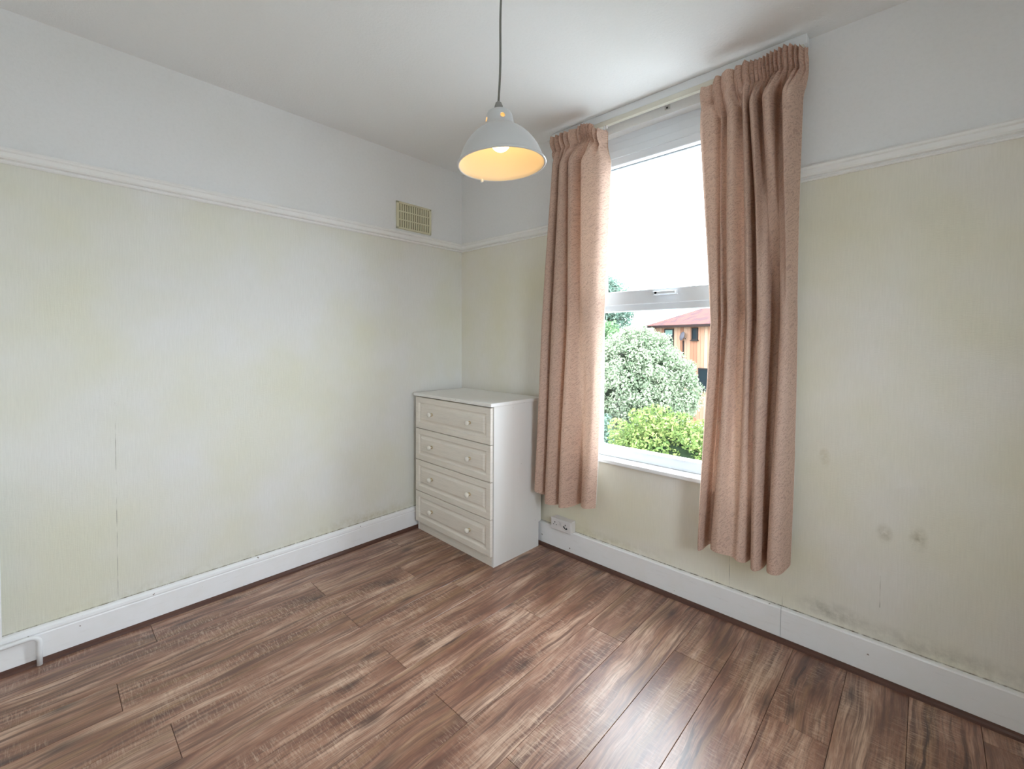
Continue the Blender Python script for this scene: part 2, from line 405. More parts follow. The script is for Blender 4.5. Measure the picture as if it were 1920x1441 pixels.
# ---------------------------------------------------------------- room shell
T = 0.22
def struct(o, label): o['kind'] = 'structure'; o['label'] = label; return o
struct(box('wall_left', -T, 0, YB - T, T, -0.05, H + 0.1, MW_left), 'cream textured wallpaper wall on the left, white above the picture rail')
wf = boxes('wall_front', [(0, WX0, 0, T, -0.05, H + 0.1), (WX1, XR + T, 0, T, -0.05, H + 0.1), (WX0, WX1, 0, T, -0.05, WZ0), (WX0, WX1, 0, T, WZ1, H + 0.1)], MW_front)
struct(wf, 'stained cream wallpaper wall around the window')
SY0_, SY1_, SZ0, SZ1 = -1.95, -1.15, 0.90, 1.72      # opening of the added fill-light window in the right wall (y, z)
struct(boxes('wall_right', [(XR, XR + T, YB - T, SY0_, -0.05, H + 0.1), (XR, XR + T, SY1_, 0, -0.05, H + 0.1), (XR, XR + T, SY0_, SY1_, -0.05, SZ0), (XR, XR + T, SY0_, SY1_, SZ1, H + 0.1)], MW_rear), 'plain pale unseen wall to the right, with an added fill-light window')
struct(box('wall_back', 0, XR, YB - T, YB, -0.05, H + 0.1, MW_rear), 'plain pale wall behind the camera')
struct(box('ceiling', 0, XR, YB, 0, H, H + 0.1, M_ceil), 'off-white lightly textured ceiling')

# laminate floor: sub-floor slab, planks as parts
floor = struct(box('floor', 0, XR, YB, 0, -0.05, -0.008, M_dark), 'brown oak laminate floor of long planks')
PW, PL = 0.178, 1.19
JOINT = {0: -1.837, 1: -1.2, 2: -1.98, 3: -1.204, 4: -0.688, 5: -1.202, 6: -0.601, 7: -1.201, 8: -0.49, 9: -1.2, 10: -0.385, 11: -1.02, 12: -0.475}
rj = random.Random(5)
k = -1
while True:
    x0 = 0.02 + PW * k; x1 = x0 + PW
    if x0 > XR: break
    xa, xb = max(x0, 0.001), min(x1, XR - 0.001)
    j = JOINT.get(k, -rj.uniform(0.1, 1.1))
    while j < 0: j += PL
    ys = [0.0]; y = j - PL
    while y > YB: 
        if y < 0: ys.append(y)
        y -= PL
    ys.append(YB)
    for a, b in zip(ys[:-1], ys[1:]):
        bm = bmesh.new(); add_box(bm, xa + 0.0006, xb - 0.0006, b + 0.0006, a - 0.0006, -0.008, 0.0, 0.0)
        top = [e for e in bm.edges if all(abs(v.co.z) < 1e-6 for v in e.verts)]
        bmesh.ops.bevel(bm, geom=top, offset=0.0009, segments=1, affect='EDGES')
        me = bpy.data.meshes.new('plank'); bm.to_mesh(me); bm.free(); link('plank', me, M_lam, floor)
    k += 1

# skirting boards with dark beading
SKZ = 0.141
sk_prof = [(0, 0.0), (0.019, 0.0), (0.019, SKZ - 0.030), (0.017, SKZ - 0.026), (0.0185, SKZ - 0.020), (0.017, SKZ - 0.010), (0.010, SKZ - 0.002), (0, SKZ)]
sk_flat = [(0, 0.0), (0.020, 0.0), (0.020, SKZ - 0.006), (0.017, SKZ - 0.001), (0.010, SKZ), (0, SKZ)]
struct(extrude_profile('baseboard_left', sk_prof, (0, 0), (0, YB), (1, 0), M_gloss), 'white painted skirting board along the left wall')
bf = empty('baseboard_front'); struct(bf, 'white painted skirting board under the window, chipped, in two lengths')
extrude_profile('skirting_board', sk_flat, (0.019, 0), (2.1035, 0), (0, -1), M_gloss, bf)
extrude_profile('skirting_board', sk_flat, (2.105, 0), (XR, 0), (0, -1), M_gloss, bf)
bead = [(0, 0.0), (0.017, 0.0), (0.015, 0.008), (0.010, 0.014), (0.003, 0.018), (0, 0.018)]
off = lambda pr, d: [(a + d, z) for a, z in pr]
struct(extrude_profile('trim_1', off(bead, 0.0192), (0, 0), (0, YB), (1, 0), M_bead), 'dark wood beading at the foot of the left skirting')
struct(extrude_profile('trim_2', off(bead, 0.0202), (0.036, 0), (XR, 0), (0, -1), M_bead), 'dark wood beading at the foot of the window wall skirting')
# picture rails
pr = [(0, 1.926), (0.008, 1.926), (0.011, 1.930), (0.009, 1.935), (0.004, 1.937), (0.004, 1.940), (0.020, 1.942), (0.024, 1.948), (0.024, 1.964), (0.030, 1.968), (0.033, 1.975), (0.029, 1.981), (0.014, 1.983), (0.010, 1.977), (0, 1.977)]
struct(extrude_profile('trim_3', pr, (0, 0), (0, YB), (1, 0), M_rail), 'white moulded picture rail on the left wall')
struct(extrude_profile('trim_4', pr, (0.0, 0), (WX0 - 0.0, 0), (0, -1), M_rail), 'white picture rail between the corner and the window')
struct(extrude_profile('trim_5', pr, (WX1, 0), (XR, 0), (0, -1), M_rail), 'white picture rail right of the window')

# ---------------------------------------------------------------- window
win = empty('window_1', (1.53, 0.05, WZ0)); win['kind'] = 'structure'; win['label'] = 'white plastic window with opening top light and fixed lower pane'
WI = Matrix.Translation(win.location).inverted()
def wpart(o):
    o.parent = win; o.matrix_parent_inverse = WI; return o
GX0, GX1 = 1.150, 1.910
FY0, FY1 = 0.045, 0.105
wpart(box('jamb', WX0, GX0, FY0, FY1, 0.622, 2.37, M_upvc, None, 0.004))
wpart(box('jamb', GX1, WX1, FY0, FY1, 0.622, 2.37, M_upvc, None, 0.004))
wpart(box('head', GX0, GX1, FY0, FY1, 2.318, 2.37, M_upvc, None, 0.004))
wpart(box('bottom_rail', GX0, GX1, FY0, FY1, 0.622, 0.676, M_upvc, None, 0.004))
wpart(box('transom', GX0, GX1, FY0, FY1, 1.436, 1.478, M_upvc, None, 0.004))
# top-hung sash, proud of the frame
SY0 = 0.028
sa = wpart(boxes('sash', [(GX0 - 0.012, GX0 + 0.036, SY0, 0.098, 1.470, 2.322), (GX1 - 0.036, GX1 + 0.012, SY0, 0.098, 1.470, 2.322),
    (GX0 + 0.036, GX1 - 0.036, SY0, 0.098, 1.470, 1.545), (GX0 + 0.036, GX1 - 0.036, SY0, 0.098, 2.236, 2.322)], M_upvc, None, 0.005))
wpart(boxes('gasket', [(GX0 + 0.036, GX0 + 0.040, 0.040, 0.075, 1.545, 2.236), (GX1 - 0.040, GX1 - 0.036, 0.040, 0.075, 1.545, 2.236),
    (GX0 + 0.036, GX1 - 0.036, 0.062, 0.075, 2.2335, 2.236)], M_gask))
wpart(boxes('glazing_bead', [(GX0 + 0.037, GX1 - 0.037, SY0 + 0.012, 0.062, 2.240, 2.262), (GX0 + 0.037, GX1 - 0.037, SY0 - 0.004, SY0 + 0.004, 2.276, 2.284)], M_upvc, None, 0.002))
wpart(boxes('spacer_bar', [(GX0, GX0 + 0.009, 0.062, 0.082, 0.676, 1.436), (GX1 - 0.009, GX1, 0.062, 0.082, 0.676, 1.436)], M_spacer))
wpart(box('glass_pane', GX0 + 0.036, GX1 - 0.036, 0.066, 0.072, 1.545, 2.236, M_glass))
wpart(box('glass_pane', GX0, GX1, 0.066, 0.072, 0.676, 1.436, M_glass))
hd = wpart(boxes('handle', [(1.495, 1.625, SY0 - 0.014, SY0, 1.508, 1.530), (1.510, 1.535, SY0 - 0.030, SY0 - 0.012, 1.510, 1.528), (1.510, 1.622, SY0 - 0.036, SY0 - 0.026, 1.512, 1.526)], M_upvc, None, 0.003))
hd['label'] = 'white lever handle'
kh = lathe('key_button', [(0, 0.0), (0.006, 0.0), (0.006, 0.004), (0, 0.004)], M_dark, None, 16)
kh.parent = hd; kh.matrix_parent_inverse = Matrix.Identity(4); kh.location = (1.524, SY0 - 0.037, 1.519); kh.rotation_euler = (R(90), 0, 0)
sl = wpart(box('window_sill', WX0 - 0.03, WX1 + 0.03, -0.036, 0.046, 0.600, 0.622, M_sill, None, 0.005)); sl['label'] = 'glossy white sill board'
wpart(box('outer_sill', WX0 - 0.02, WX1 + 0.02, 0.105, T + 0.05, 0.575, 0.60, M_upvc, None, 0.004))
# filler strip between frame head and the soffit
wpart(box('head_filler', WX0, WX1, FY0 + 0.01, FY1, 2.37, WZ1, M_upvc))

# window added in the unseen right wall to brighten the window wall
def fill_window(name, label, a0, a1, z0, z1, swap):
    """swap False: in wall_back (a along x); True: in wall_right (a along y)"""
    m = (a0 + a1) / 2
    w = empty(name, (XR + 0.1, m, z0) if swap else (m, YB - 0.1, z0)); w['kind'] = 'structure'; w['label'] = label
    inv = Matrix.Translation(w.location).inverted()
    def part(nm, p0, p1, q0, q1, d0, d1, mat, bev):
        o = box(nm, XR + d0, XR + d1, p0, p1, q0, q1, mat, None, bev) if swap else box(nm, p0, p1, YB - d1, YB - d0, q0, q1, mat, None, bev)
        o.parent = w; o.matrix_parent_inverse = inv
    for nm, b in (('jamb', (a0, a0 + 0.05, z0, z1)), ('jamb', (a1 - 0.05, a1, z0, z1)), ('head', (a0 + 0.05, a1 - 0.05, z1 - 0.05, z1)), ('bottom_rail', (a0 + 0.05, a1 - 0.05, z0, z0 + 0.05))):
        part(nm, *b, 0.08, 0.14, M_upvc, 0.004)
    part('glass_pane', a0 + 0.05, a1 - 0.05, z0 + 0.05, z1 - 0.05, 0.107, 0.113, M_glass, 0.0)
    part('window_sill', a0 - 0.03, a1 + 0.03, z0 - 0.022, z0, -0.04, 0.08, M_sill, 0.005)
fill_window('added_window_2', 'white plastic window added unseen in the right wall for fill light', SY0_, SY1_, SZ0, SZ1, True)

# ---------------------------------------------------------------- curtain fittings
bt = box('curtain_batten', 0.885, 2.165, -0.055, -0.0005, 2.459, 2.4995, M_batten, None, 0.003)
tag(bt, 'long white painted batten at the ceiling above the window', 'batten')
rail = empty('curtain_rail', (1.53, -0.05, 2.43)); tag(rail, 'slim cream curtain rail fixed under the white batten', 'curtain rail')
RI = Matrix.Translation(rail.location).inverted()
def rpart(o): o.parent = rail; o.matrix_parent_inverse = RI; return o
rpart(boxes('track', [(0.905, 2.155, -0.058, -0.030, 2.434, 2.4588), (0.905, 2.155, -0.061, -0.056, 2.430, 2.437)], M_crail, None, 0.002))
for gx in (1.245, 1.26, 1.775, 1.79):
    rpart(boxes('glider', [(gx - 0.003, gx + 0.003, -0.060, -0.050, 2.416, 2.434)], M_plast, None, 0.001))
br = empty('wall_bracket', (1.572, -0.004, 2.446)); tag(br, 'small old steel bracket on the wall under the rail', 'bracket')
for nm, b, m in (('plate', (-0.013, 0.013, -0.003, 0.004, -0.022, 0.018), M_steel), ('arm', (-0.006, 0.006, -0.024, -0.002, -0.004, 0.006), M_steel),
                 ('screw', (-0.004, 0.004, -0.006, -0.002, -0.018, -0.010), M_dark), ('screw', (-0.011, -0.004, -0.006, -0.002, 0.006, 0.013), M_dark)):
    box(nm, *b, m, br, 0.0015)

def cat(ctrl, u):
    """Catmull-Rom through control points at parameter array u in 0..1"""
    c = np.array(ctrl, float); n = len(c); s = np.clip(u, 0, 1) * (n - 1); i = np.minimum(s.astype(int), n - 2); f = (s - i)[:, None]
    p0, p1, p2, p3 = c[np.maximum(i - 1, 0)], c[i], c[i + 1], c[np.minimum(i + 2, n - 1)]
    return 0.5 * ((2 * p1) + (-p0 + p2) * f + (2 * p0 - 5 * p1 + 4 * p2 - p3) * f ** 2 + (-p0 + 3 * p1 - 3 * p2 + p3) * f ** 3)

def curtain(name, label, top, mid, bot, xt0, xt1, ztop_f, zbot_f, npl, seed, flat_w):
    rng = np.random.default_rng(seed)
    NU, NZ = 620, 130
    u = np.linspace(0, 1, NU)
    ctop, cmid, cbot = cat(top, u), cat(mid, u), cat(bot, u)
    # irregular pencil pleats of the heading
    ph = np.cumsum(np.clip(1 + 0.5 * np.interp(u, np.linspace(0, 1, 14), rng.standard_normal(14)), 0.35, 2)); ph = (ph - ph[0]) / (ph[-1] - ph[0])
    amp = np.interp(u, np.linspace(0, 1, npl), 0.6 + 0.8 * rng.random(npl))
    pl = np.abs(np.sin(math.pi * npl * ph)) ** 0.6 * amp
    hx = xt0 + (xt1 - xt0) * u + 0.003 * np.sin(2 * math.pi * npl * ph)
    hy = -0.082 - 0.032 * pl + 0.06 * np.clip((u - 0.955) / 0.045, 0, 1) + 0.05 * np.clip((0.045 - u) / 0.045, 0, 1)
    head = np.stack([hx, hy], 1)
    zt, zb = ztop_f(u), zbot_f(u)
    zt = zt + 0.004 * np.interp(u, np.linspace(0, 1, npl), rng.standard_normal(npl))
    wob = rng.standard_normal((6, 4))
    V = np.zeros((NZ, NU, 3)); tv = np.linspace(0, 1, NZ) ** 1.15
    for r in range(NZ):
        d = tv[r]
        z = zt + (zb - zt) * d
        dist = (zt - z)                                    # distance below the top edge
        s = np.clip((dist - 0.072) / 0.13, 0, 1); s = s * s * (3 - 2 * s)
        zz = z
        w = np.clip((2.25 - zz) / (2.25 - 1.36), 0, 1)[:, None]; w2 = np.clip((1.36 - zz) / (1.36 - 0.36), 0, 1)[:, None]
        F = ctop * (1 - w) + cmid * w; F = F * (1 - w2) + cbot * w2; F = np.stack([F[:, 0], -0.107 + (F[:, 1] + 0.10) * 1.25], 1)
        # gathered look: keep some of the fine pleats just under the tape
        fine = np.exp(-np.clip(dist - 0.08, 0, None) / 0.10) * 0.008 * (pl - 0.6)
        pinch = 0.016 * np.exp(-((dist - 0.082) / 0.016) ** 2)
        bulge = -0.010 * np.exp(-((dist - 0.035) / 0.03) ** 2)
        X = head[:, 0] * (1 - s) + F[:, 0] * s; Y = head[:, 1] * (1 - s) + F[:, 1] * s - fine * s + pinch + bulge
        X = X + 0.003 * np.sin(zz * 4 + u * 9 + seed) * s; Y = Y + 0.003 * np.sin(zz * 3.1 + u * 14 + seed * 2) * s
        Y = np.minimum(Y, np.where(z > 2.40, -0.068, -0.046))
        V[r] = np.stack([X, Y, z], 1)
    idx = np.arange(NZ * NU).reshape(NZ, NU)
    quads = lambda nz: np.stack([idx[:nz - 1, :-1], idx[1:nz, :-1], idx[1:nz, 1:], idx[:nz - 1, 1:]], -1).reshape(-1, 4)
    def mk(nm, verts, mat, parent, thick):
        me = bpy.data.meshes.new(nm); me.from_pydata(verts.reshape(-1, 3).tolist(), [], quads(len(verts)).tolist()); me.update()
        uvl = me.uv_layers.new(name='UVMap')
        li = np.zeros(len(me.loops), np.int32); me.loops.foreach_get('vertex_index', li)
        uu = (li % NU) / (NU - 1) * flat_w; vv = verts.reshape(-1, 3)[li, 2]
        uvl.data.foreach_set('uv', np.stack([uu, vv], 1).astype(np.float32).ravel())
        return link(nm, me, mat, parent, True)
    root = empty(name, (float(V[-1, :, 0].mean()), -0.10, float(zb.min())))
    tag(root, label, 'curtain', 'pair of curtains at the window')
    inv = Matrix.Translation(root.location).inverted()
    drape = mk('drape', V, M_fab, root, 0.002); drape.matrix_parent_inverse = inv
    L = V.copy()
    r0 = int(np.argmax(tv > 0.075)); L = L[r0:]
    L[:, :, 1] += 0.005; L[:, :, 2] = np.maximum(L[:, :, 2], zb[None, :] + 0.02)
    ln = mk('lining', L, M_lining, root, 0.001); ln.matrix_parent_inverse = inv; ln['label'] = 'cream curtain lining'
    return root

LT = [(.95, -.06), (.942, -.09), (.965, -.14), (.987, -.13), (.993, -.065), (1.0, -.065), (1.01, -.13), (1.035, -.14), (1.052, -.12), (1.058, -.065), (1.065, -.07), (1.075, -.13), (1.108, -.135), (1.125, -.075), (1.155, -.13), (1.20, -.13), (1.255, -.11), (1.283, -.06)]
LM = [(.885, -.06), (.878, -.09), (.905, -.145), (.94, -.135), (.947, -.06), (.957, -.055), (.965, -.13), (1.0, -.15), (1.033, -.13), (1.042, -.065), (1.052, -.07), (1.062, -.125), (1.09, -.14), (1.125, -.10), (1.165, -.12), (1.205, -.115), (1.235, -.09), (1.25, -.05)]
LB = [(.835, -.06), (.825, -.09), (.855, -.145), (.893, -.125), (.90, -.07), (.907, -.07), (.918, -.13), (.955, -.15), (.995, -.125), (1.005, -.07), (1.015, -.07), (1.025, -.13), (1.06, -.15), (1.098, -.12), (1.12, -.06), (1.155, -.11), (1.20, -.135), (1.238, -.10)]
sm = lambda a, b, x: np.clip((x - a) / (b - a), 0, 1) ** 2 * (3 - 2 * np.clip((x - a) / (b - a), 0, 1))
curtain('curtain', 'dusty rose damask curtain on the left of the window, beside the chest of drawers', LT, LM, LB, 0.908, 1.262,
        lambda u: 2.455 - 0.055 * sm(0.72, 1.0, u), lambda u: 0.405 - 0.075 * sm(0.0, 0.35, u) + 0.035 * sm(0.6, 1.0, u), 12, 3, 0.95)
RT_ = [(1.80, -.055), (1.768, -.08), (1.80, -.13), (1.845, -.125), (1.863, -.09), (1.872, -.125), (1.884, -.09), (1.895, -.13), (1.925, -.14), (1.937, -.075), (1.943, -.06), (1.955, -.13), (1.969, -.13), (1.977, -.06), (1.985, -.135), (2.006, -.14), (2.014, -.06), (2.028, -.06), (2.036, -.14), (2.066, -.145), (2.074, -.055), (2.096, -.055), (2.104, -.14), (2.140, -.14), (2.157, -.07)]
RM_ = [(1.838, -.05), (1.818, -.075), (1.845, -.14), (1.866, -.13), (1.876, -.09), (1.888, -.135), (1.906, -.085), (1.916, -.14), (1.938, -.135), (1.948, -.075), (1.975, -.068), (1.983, -.13), (2.004, -.145), (2.010, -.06), (2.018, -.065), (2.026, -.135), (2.045, -.155), (2.064, -.14), (2.070, -.06), (2.100, -.055), (2.107, -.135), (2.125, -.155), (2.142, -.14), (2.150, -.06), (2.150, -.05)]
RB_ = [(1.80, -.055), (1.785, -.085), (1.803, -.125), (1.815, -.11), (1.822, -.07), (1.838, -.065), (1.848, -.075), (1.856, -.13), (1.885, -.15), (1.915, -.145), (1.945, -.135), (1.97, -.145), (1.993, -.125), (2.001, -.058), (2.008, -.065), (2.016, -.135), (2.038, -.16), (2.058, -.13), (2.066, -.058), (2.074, -.065), (2.082, -.14), (2.105, -.165), (2.132, -.15), (2.143, -.09), (2.145, -.06)]
curtain('curtain', 'dusty rose damask curtain on the right of the window, the wider one', RT_, RM_, RB_, 1.752, 2.172,
        lambda u: 2.405 + 0.048 * sm(0.05, 0.40, u) - 0.02 * sm(0.8, 1.0, u), lambda u: 0.33 + 0.03 * sm(0.1, 0.3, u) - 0.025 * sm(0.35, 0.6, u) + 0.02 * sm(0.6, 1, u), 18, 8, 1.25)

# ---------------------------------------------------------------- chest of drawers
ch = empty('chest_of_drawers', (0.788, -0.458, 0.0), (0, 0, R(-1.3)))
tag(ch, 'white four-drawer chest with cream panelled fronts standing in the corner', 'chest of drawers')
CW, CD, CH = 0.745, 0.405, 0.925          # local: x from -CW..0, y 0 (front) .. CD (back)
def side_panel(x0, x1):
    prof = [(0.023, 0.0), (CD, 0.0), (CD, 0.150), (CD + 0.022, 0.155), (CD + 0.022, CH - 0.020), (0.023, CH - 0.020)]
    vs = [(x, a, b) for x in (x0, x1) for a, b in prof]; n = len(prof)
    fs = [(i, (i + 1) % n, n + (i + 1) % n, n + i) for i in range(n)] + [tuple(range(n)), tuple(range(2 * n - 1, n - 1, -1))]
    me = bpy.data.meshes.new('side_panel'); me.from_pydata(vs, [], fs); me.update()
    bm = bmesh.new(); bm.from_mesh(me); bmesh.ops.recalc_face_normals(bm, faces=bm.faces[:]); bm.to_mesh(me); bm.free()
    return link('side_panel', me, M_mel, ch)
side_panel(-0.016, 0.0); side_panel(-CW, -CW + 0.016)
box('back_panel', -CW + 0.016, -0.016, CD - 0.012, CD - 0.004, 0.02, CH - 0.02, M_mel, ch)
box('top', -CW - 0.008, 0.010, -0.010, CD + 0.022, CH - 0.020, CH, M_mel, ch, 0.003)
box('plinth', -CW + 0.016, -0.016, 0.024, 0.040, 0.0, 0.060, M_ash, ch)
box('inner_shadow_board', -CW + 0.016, -0.016, 0.026, 0.034, 0.062, CH - 0.022, M_dark, ch).name = 'gap_shade_board'  # dark board standing in for the shade inside the drawer gaps
def drawer_front_mesh(w, h):
    rings = [(0.0, 0.0015), (0.0015, 0.0), (0.034, 0.0), (0.036, 0.0025), (0.041, 0.0075), (0.046, 0.0090), (0.050, 0.0085), (0.060, 0.0035), (0.063, 0.0015), (0.066, 0.001)]
    vs, fs = [], []
    for i, dpt in rings: vs += [(-w / 2 + i, dpt, -h / 2 + i), (w / 2 - i, dpt, -h / 2 + i), (w / 2 - i, dpt, h / 2 - i), (-w / 2 + i, dpt, h / 2 - i)]
    n = len(rings)
    for r in range(n - 1):
        for q in range(4): fs.append((r * 4 + q, r * 4 + (q + 1) % 4, (r + 1) * 4 + (q + 1) % 4, (r + 1) * 4 + q))
    fs.append(tuple((n - 1) * 4 + q for q in range(4)))
    b = len(vs); vs += [(-w / 2, 0.018, -h / 2), (w / 2, 0.018, -h / 2), (w / 2, 0.018, h / 2), (-w / 2, 0.018, h / 2)]
    for q in range(4): fs.append((b + q, b + (q + 1) % 4, (q + 1) % 4, q))
    fs.append((b + 3, b + 2, b + 1, b))
    me = bpy.data.meshes.new('drawer'); me.from_pydata(vs, [], fs); me.update()
    bm = bmesh.new(); bm.from_mesh(me); bmesh.ops.recalc_face_normals(bm, faces=bm.faces[:]); bm.to_mesh(me); bm.free()
    me.materials.append(M_ash); return me
DW, DH = 0.737, 0.2050
dme = drawer_front_mesh(DW, DH)
kb = lathe('knob', [(0, 0.031), (0.007, 0.0305), (0.0125, 0.028), (0.0155, 0.023), (0.0150, 0.018), (0.0105, 0.013), (0.0072, 0.009), (0.0072, 0.001), (0.0, 0.001)], M_knob, None, 20)
kc = lathe('knob_collar', [(0, 0.004), (0.0095, 0.004), (0.0100, 0.0), (0, 0.0)], M_brass, None, 20)
first = True
for i in range(4):
    d = bpy.data.objects.new('drawer', dme); COL.objects.link(d); d.parent = ch
    d.location = (-CW / 2, 0.0, 0.0645 + DH / 2 + i * 0.2095)
    for sx in (-0.187, 0.189):
        o1 = kb if first else kb.copy(); o2 = kc if first else kc.copy()
        if not first: COL.objects.link(o1); COL.objects.link(o2)
        first = False
        for o in (o1, o2):
            o.parent = d; o.location = (sx, 0.0, 0.0); o.rotation_euler = (R(90), 0, 0)
kb['label'] = 'round ivory knob'

# ---------------------------------------------------------------- double socket
so = empty('wall_socket', (0.969, -0.020, 0.166)); tag(so, 'grey-white double wall socket resting on the skirting beside the chest', 'wall socket')
box('back_box', -0.070, 0.070, -0.026, 0.0195, -0.024, 0.043, M_plast, so, 0.003)
box('face_plate', -0.073, 0.073, -0.034, -0.025, -0.0245, 0.0455, M_plast, so, 0.003)
for cx in (-0.042, 0.034):
    for nm, b in (('pin_slot', (cx - 0.014, cx - 0.008, -0.0346, -0.0336, 0.004, 0.008)), ('pin_slot', (cx + 0.006, cx + 0.012, -0.0346, -0.0336, 0.004, 0.008)), ('pin_slot', (cx - 0.004, cx + 0.001, -0.0346, -0.0336, 0.016, 0.024))):
        box(nm, *b, M_dark, so)
for cx in (-0.012, 0.006):
    box('switch', cx - 0.006, cx + 0.006, -0.038, -0.033, 0.012, 0.030, M_plast, so, 0.0015)
sc = tube('scorch_crack', [(0.022, -0.0345, 0.014), (0.027, -0.0345, 0.004), (0.036, -0.0345, -0.001), (0.047, -0.0345, 0.001)], 0.0030, M_dark, so, 6); sc['label'] = 'black crack in the face plate'

# ---------------------------------------------------------------- air vent
ve = empty('air_vent', (0.0, -0.422, 2.092)); tag(ve, 'cream plastic air vent high on the left wall by the corner', 'air vent')
VW, VH = 0.138, 0.089
boxes('frame', [(0.0005, 0.010, -VW, VW, VH - 0.013, VH), (0.0005, 0.010, -VW, VW, -VH, -VH + 0.013), (0.0005, 0.010, -VW, -VW + 0.016, -VH, VH), (0.0005, 0.010, VW - 0.016, VW, -VH, VH)], M_vent, ve, 0.002)
box('backing', 0.0005, 0.0025, -VW + 0.01, VW - 0.01, -VH + 0.01, VH - 0.01, M_ventb, ve)
for z in (-0.027, 0.027): box('cross_bar', 0.002, 0.009, -VW + 0.014, VW - 0.014, z - 0.004, z + 0.004, M_vent, ve, 0.001)
nb = 14; pitch = (2 * VW - 0.032) / nb
for i in range(nb + 1):
    y = -VW + 0.016 + i * pitch
    box('louvre', 0.002, 0.0085, y - pitch * 0.27, y + pitch * 0.27, -VH + 0.012, VH - 0.012, M_vent, ve, 0.001)

# ---------------------------------------------------------------- pendant lamp
LX, LY = 1.6217, -1.2282
dirv = Vector((LX - CAM.x, LY - CAM.y, 0)).normalized()
lamp = empty('pendant_lamp', (LX, LY, 1.780)); tag(lamp, 'white enamel dome pendant lamp, lit, hanging on a grey flex', 'lamp')
tilt = empty('t'); bpy.data.objects.remove(tilt)
qrot = Matrix.Rotation(R(-3.2), 4, dirv)           # the shade hangs slightly crooked
pf = [(0.1260, -0.001), (0.1295, 0.0005), (0.1300, 0.004), (0.1270, 0.007), (0.1225, 0.012), (0.1170, 0.0285), (0.1100, 0.045), (0.1000, 0.0615), (0.0895, 0.075), (0.0765, 0.088), (0.0660, 0.0965), (0.0550, 0.104), (0.0455, 0.1075),
      (0.0430, 0.110), (0.0418, 0.119), (0.0400, 0.134), (0.0382, 0.143), (0.0340, 0.151), (0.0250, 0.1560), (0.0120, 0.1580)]
inn = [(max(r - 0.0016, 0.011), z - (0.0016 if i > 12 else 0.0008)) for i, (r, z) in enumerate(pf)][4:]
def solid_shade():
    outer = lathe('shade', pf, M_enam, None, 96)
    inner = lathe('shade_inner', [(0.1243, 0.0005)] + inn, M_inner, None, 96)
    return outer, inner
outer, inner = solid_shade()
def cut(o, cutters):
    for c in cutters:
        m = o.modifiers.new('b', 'BOOLEAN'); m.operation = 'DIFFERENCE'; m.solver = 'EXACT'; m.object = c
    dg = bpy.context.evaluated_depsgraph_get(); dg.update()
    me = bpy.data.meshes.new_from_object(o.evaluated_get(dg)); o.modifiers.clear(); old = o.data; o.data = me; bpy.data.meshes.remove(old)
# join outer + inner into one closed shell so the vent holes are real openings
bm = bmesh.new()
ring = [(r, z) for r, z in pf] + [(0.0105, 0.1580)] + list(reversed(inn)) + [(0.1235, 0.0008)]
bpy.data.objects.remove(outer); bpy.data.objects.remove(inner)
shade = lathe('shade', ring, M_enam, None, 96, closed=True)
face_ang = math.atan2(-dirv.y, -dirv.x)
cutters = []
for kk in range(4):
    a = face_ang + R((13, -68, 103, 190)[kk])
    bmc = bmesh.new(); bmesh.ops.create_cone(bmc, cap_ends=True, segments=20, radius1=0.0068, radius2=0.0068, depth=0.03)
    mec = bpy.data.meshes.new('c'); bmc.to_mesh(mec); bmc.free(); c = bpy.data.objects.new('c', mec); COL.objects.link(c)
    c.matrix_world = Matrix.Translation((0.040 * math.cos(a), 0.040 * math.sin(a), 0.127)) @ Matrix.Rotation(a, 4, 'Z') @ Matrix.Rotation(R(90), 4, 'Y'); cutters.append(c)
bpy.context.view_layer.update()
cut(shade, cutters)
for c in cutters: bpy.data.objects.remove(c)
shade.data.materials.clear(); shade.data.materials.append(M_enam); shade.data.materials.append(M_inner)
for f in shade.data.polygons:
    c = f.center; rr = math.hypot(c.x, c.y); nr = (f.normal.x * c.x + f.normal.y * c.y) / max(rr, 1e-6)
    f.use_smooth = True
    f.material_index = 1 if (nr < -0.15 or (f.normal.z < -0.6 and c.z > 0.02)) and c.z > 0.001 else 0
shade.parent = lamp; shade.matrix_local = qrot
cap = lathe('cord_grip', [(0.0, 0.184), (0.004, 0.184), (0.0085, 0.180), (0.0120, 0.171), (0.0135, 0.1565), (0, 0.1565)], M_cap, lamp, 24); cap.matrix_local = qrot
holder = lathe('lamp_holder', [(0.0, 0.155), (0.015, 0.155), (0.017, 0.125), (0.014, 0.100), (0, 0.100)], M_knob, lamp, 24); holder.matrix_local = qrot
bulb = lathe('bulb', [(0.0, 0.040)] + [(0.029 * math.cos(R(t)), 0.069 + 0.029 * math.sin(R(t))) for t in range(-80, 61, 10)] + [(0.0115, 0.104)], M_bulb, lamp, 32); bulb.matrix_local = qrot
rim_blk = box('rim_block', -0.004, 0.004, -0.004, 0.004, -0.006, 0.003, M_knob, lamp, 0.0015)  # small pale block set at the rim
ta = math.atan2(dirv.y, dirv.x) + R(30); rim_blk.matrix_local = qrot @ Matrix.Translation((0.125 * math.cos(ta), 0.125 * math.sin(ta), 0))
ct = qrot @ Vector((0, 0, 0.183)); side = Vector((dirv.y, -dirv.x, 0))
fl = []
for i in range(25):
    s = i / 24; z = ct.z + s * (H - 1.780 - 0.03 - ct.z)
    fl.append((ct.x * (1 - s) + side.x * (0.004 * s + 0.0022 * math.sin(s * 9)), ct.y * (1 - s) + side.y * (0.004 * s + 0.0022 * math.sin(s * 9)), z))
tube('flex', fl, 0.0032, M_flex, lamp, 10)
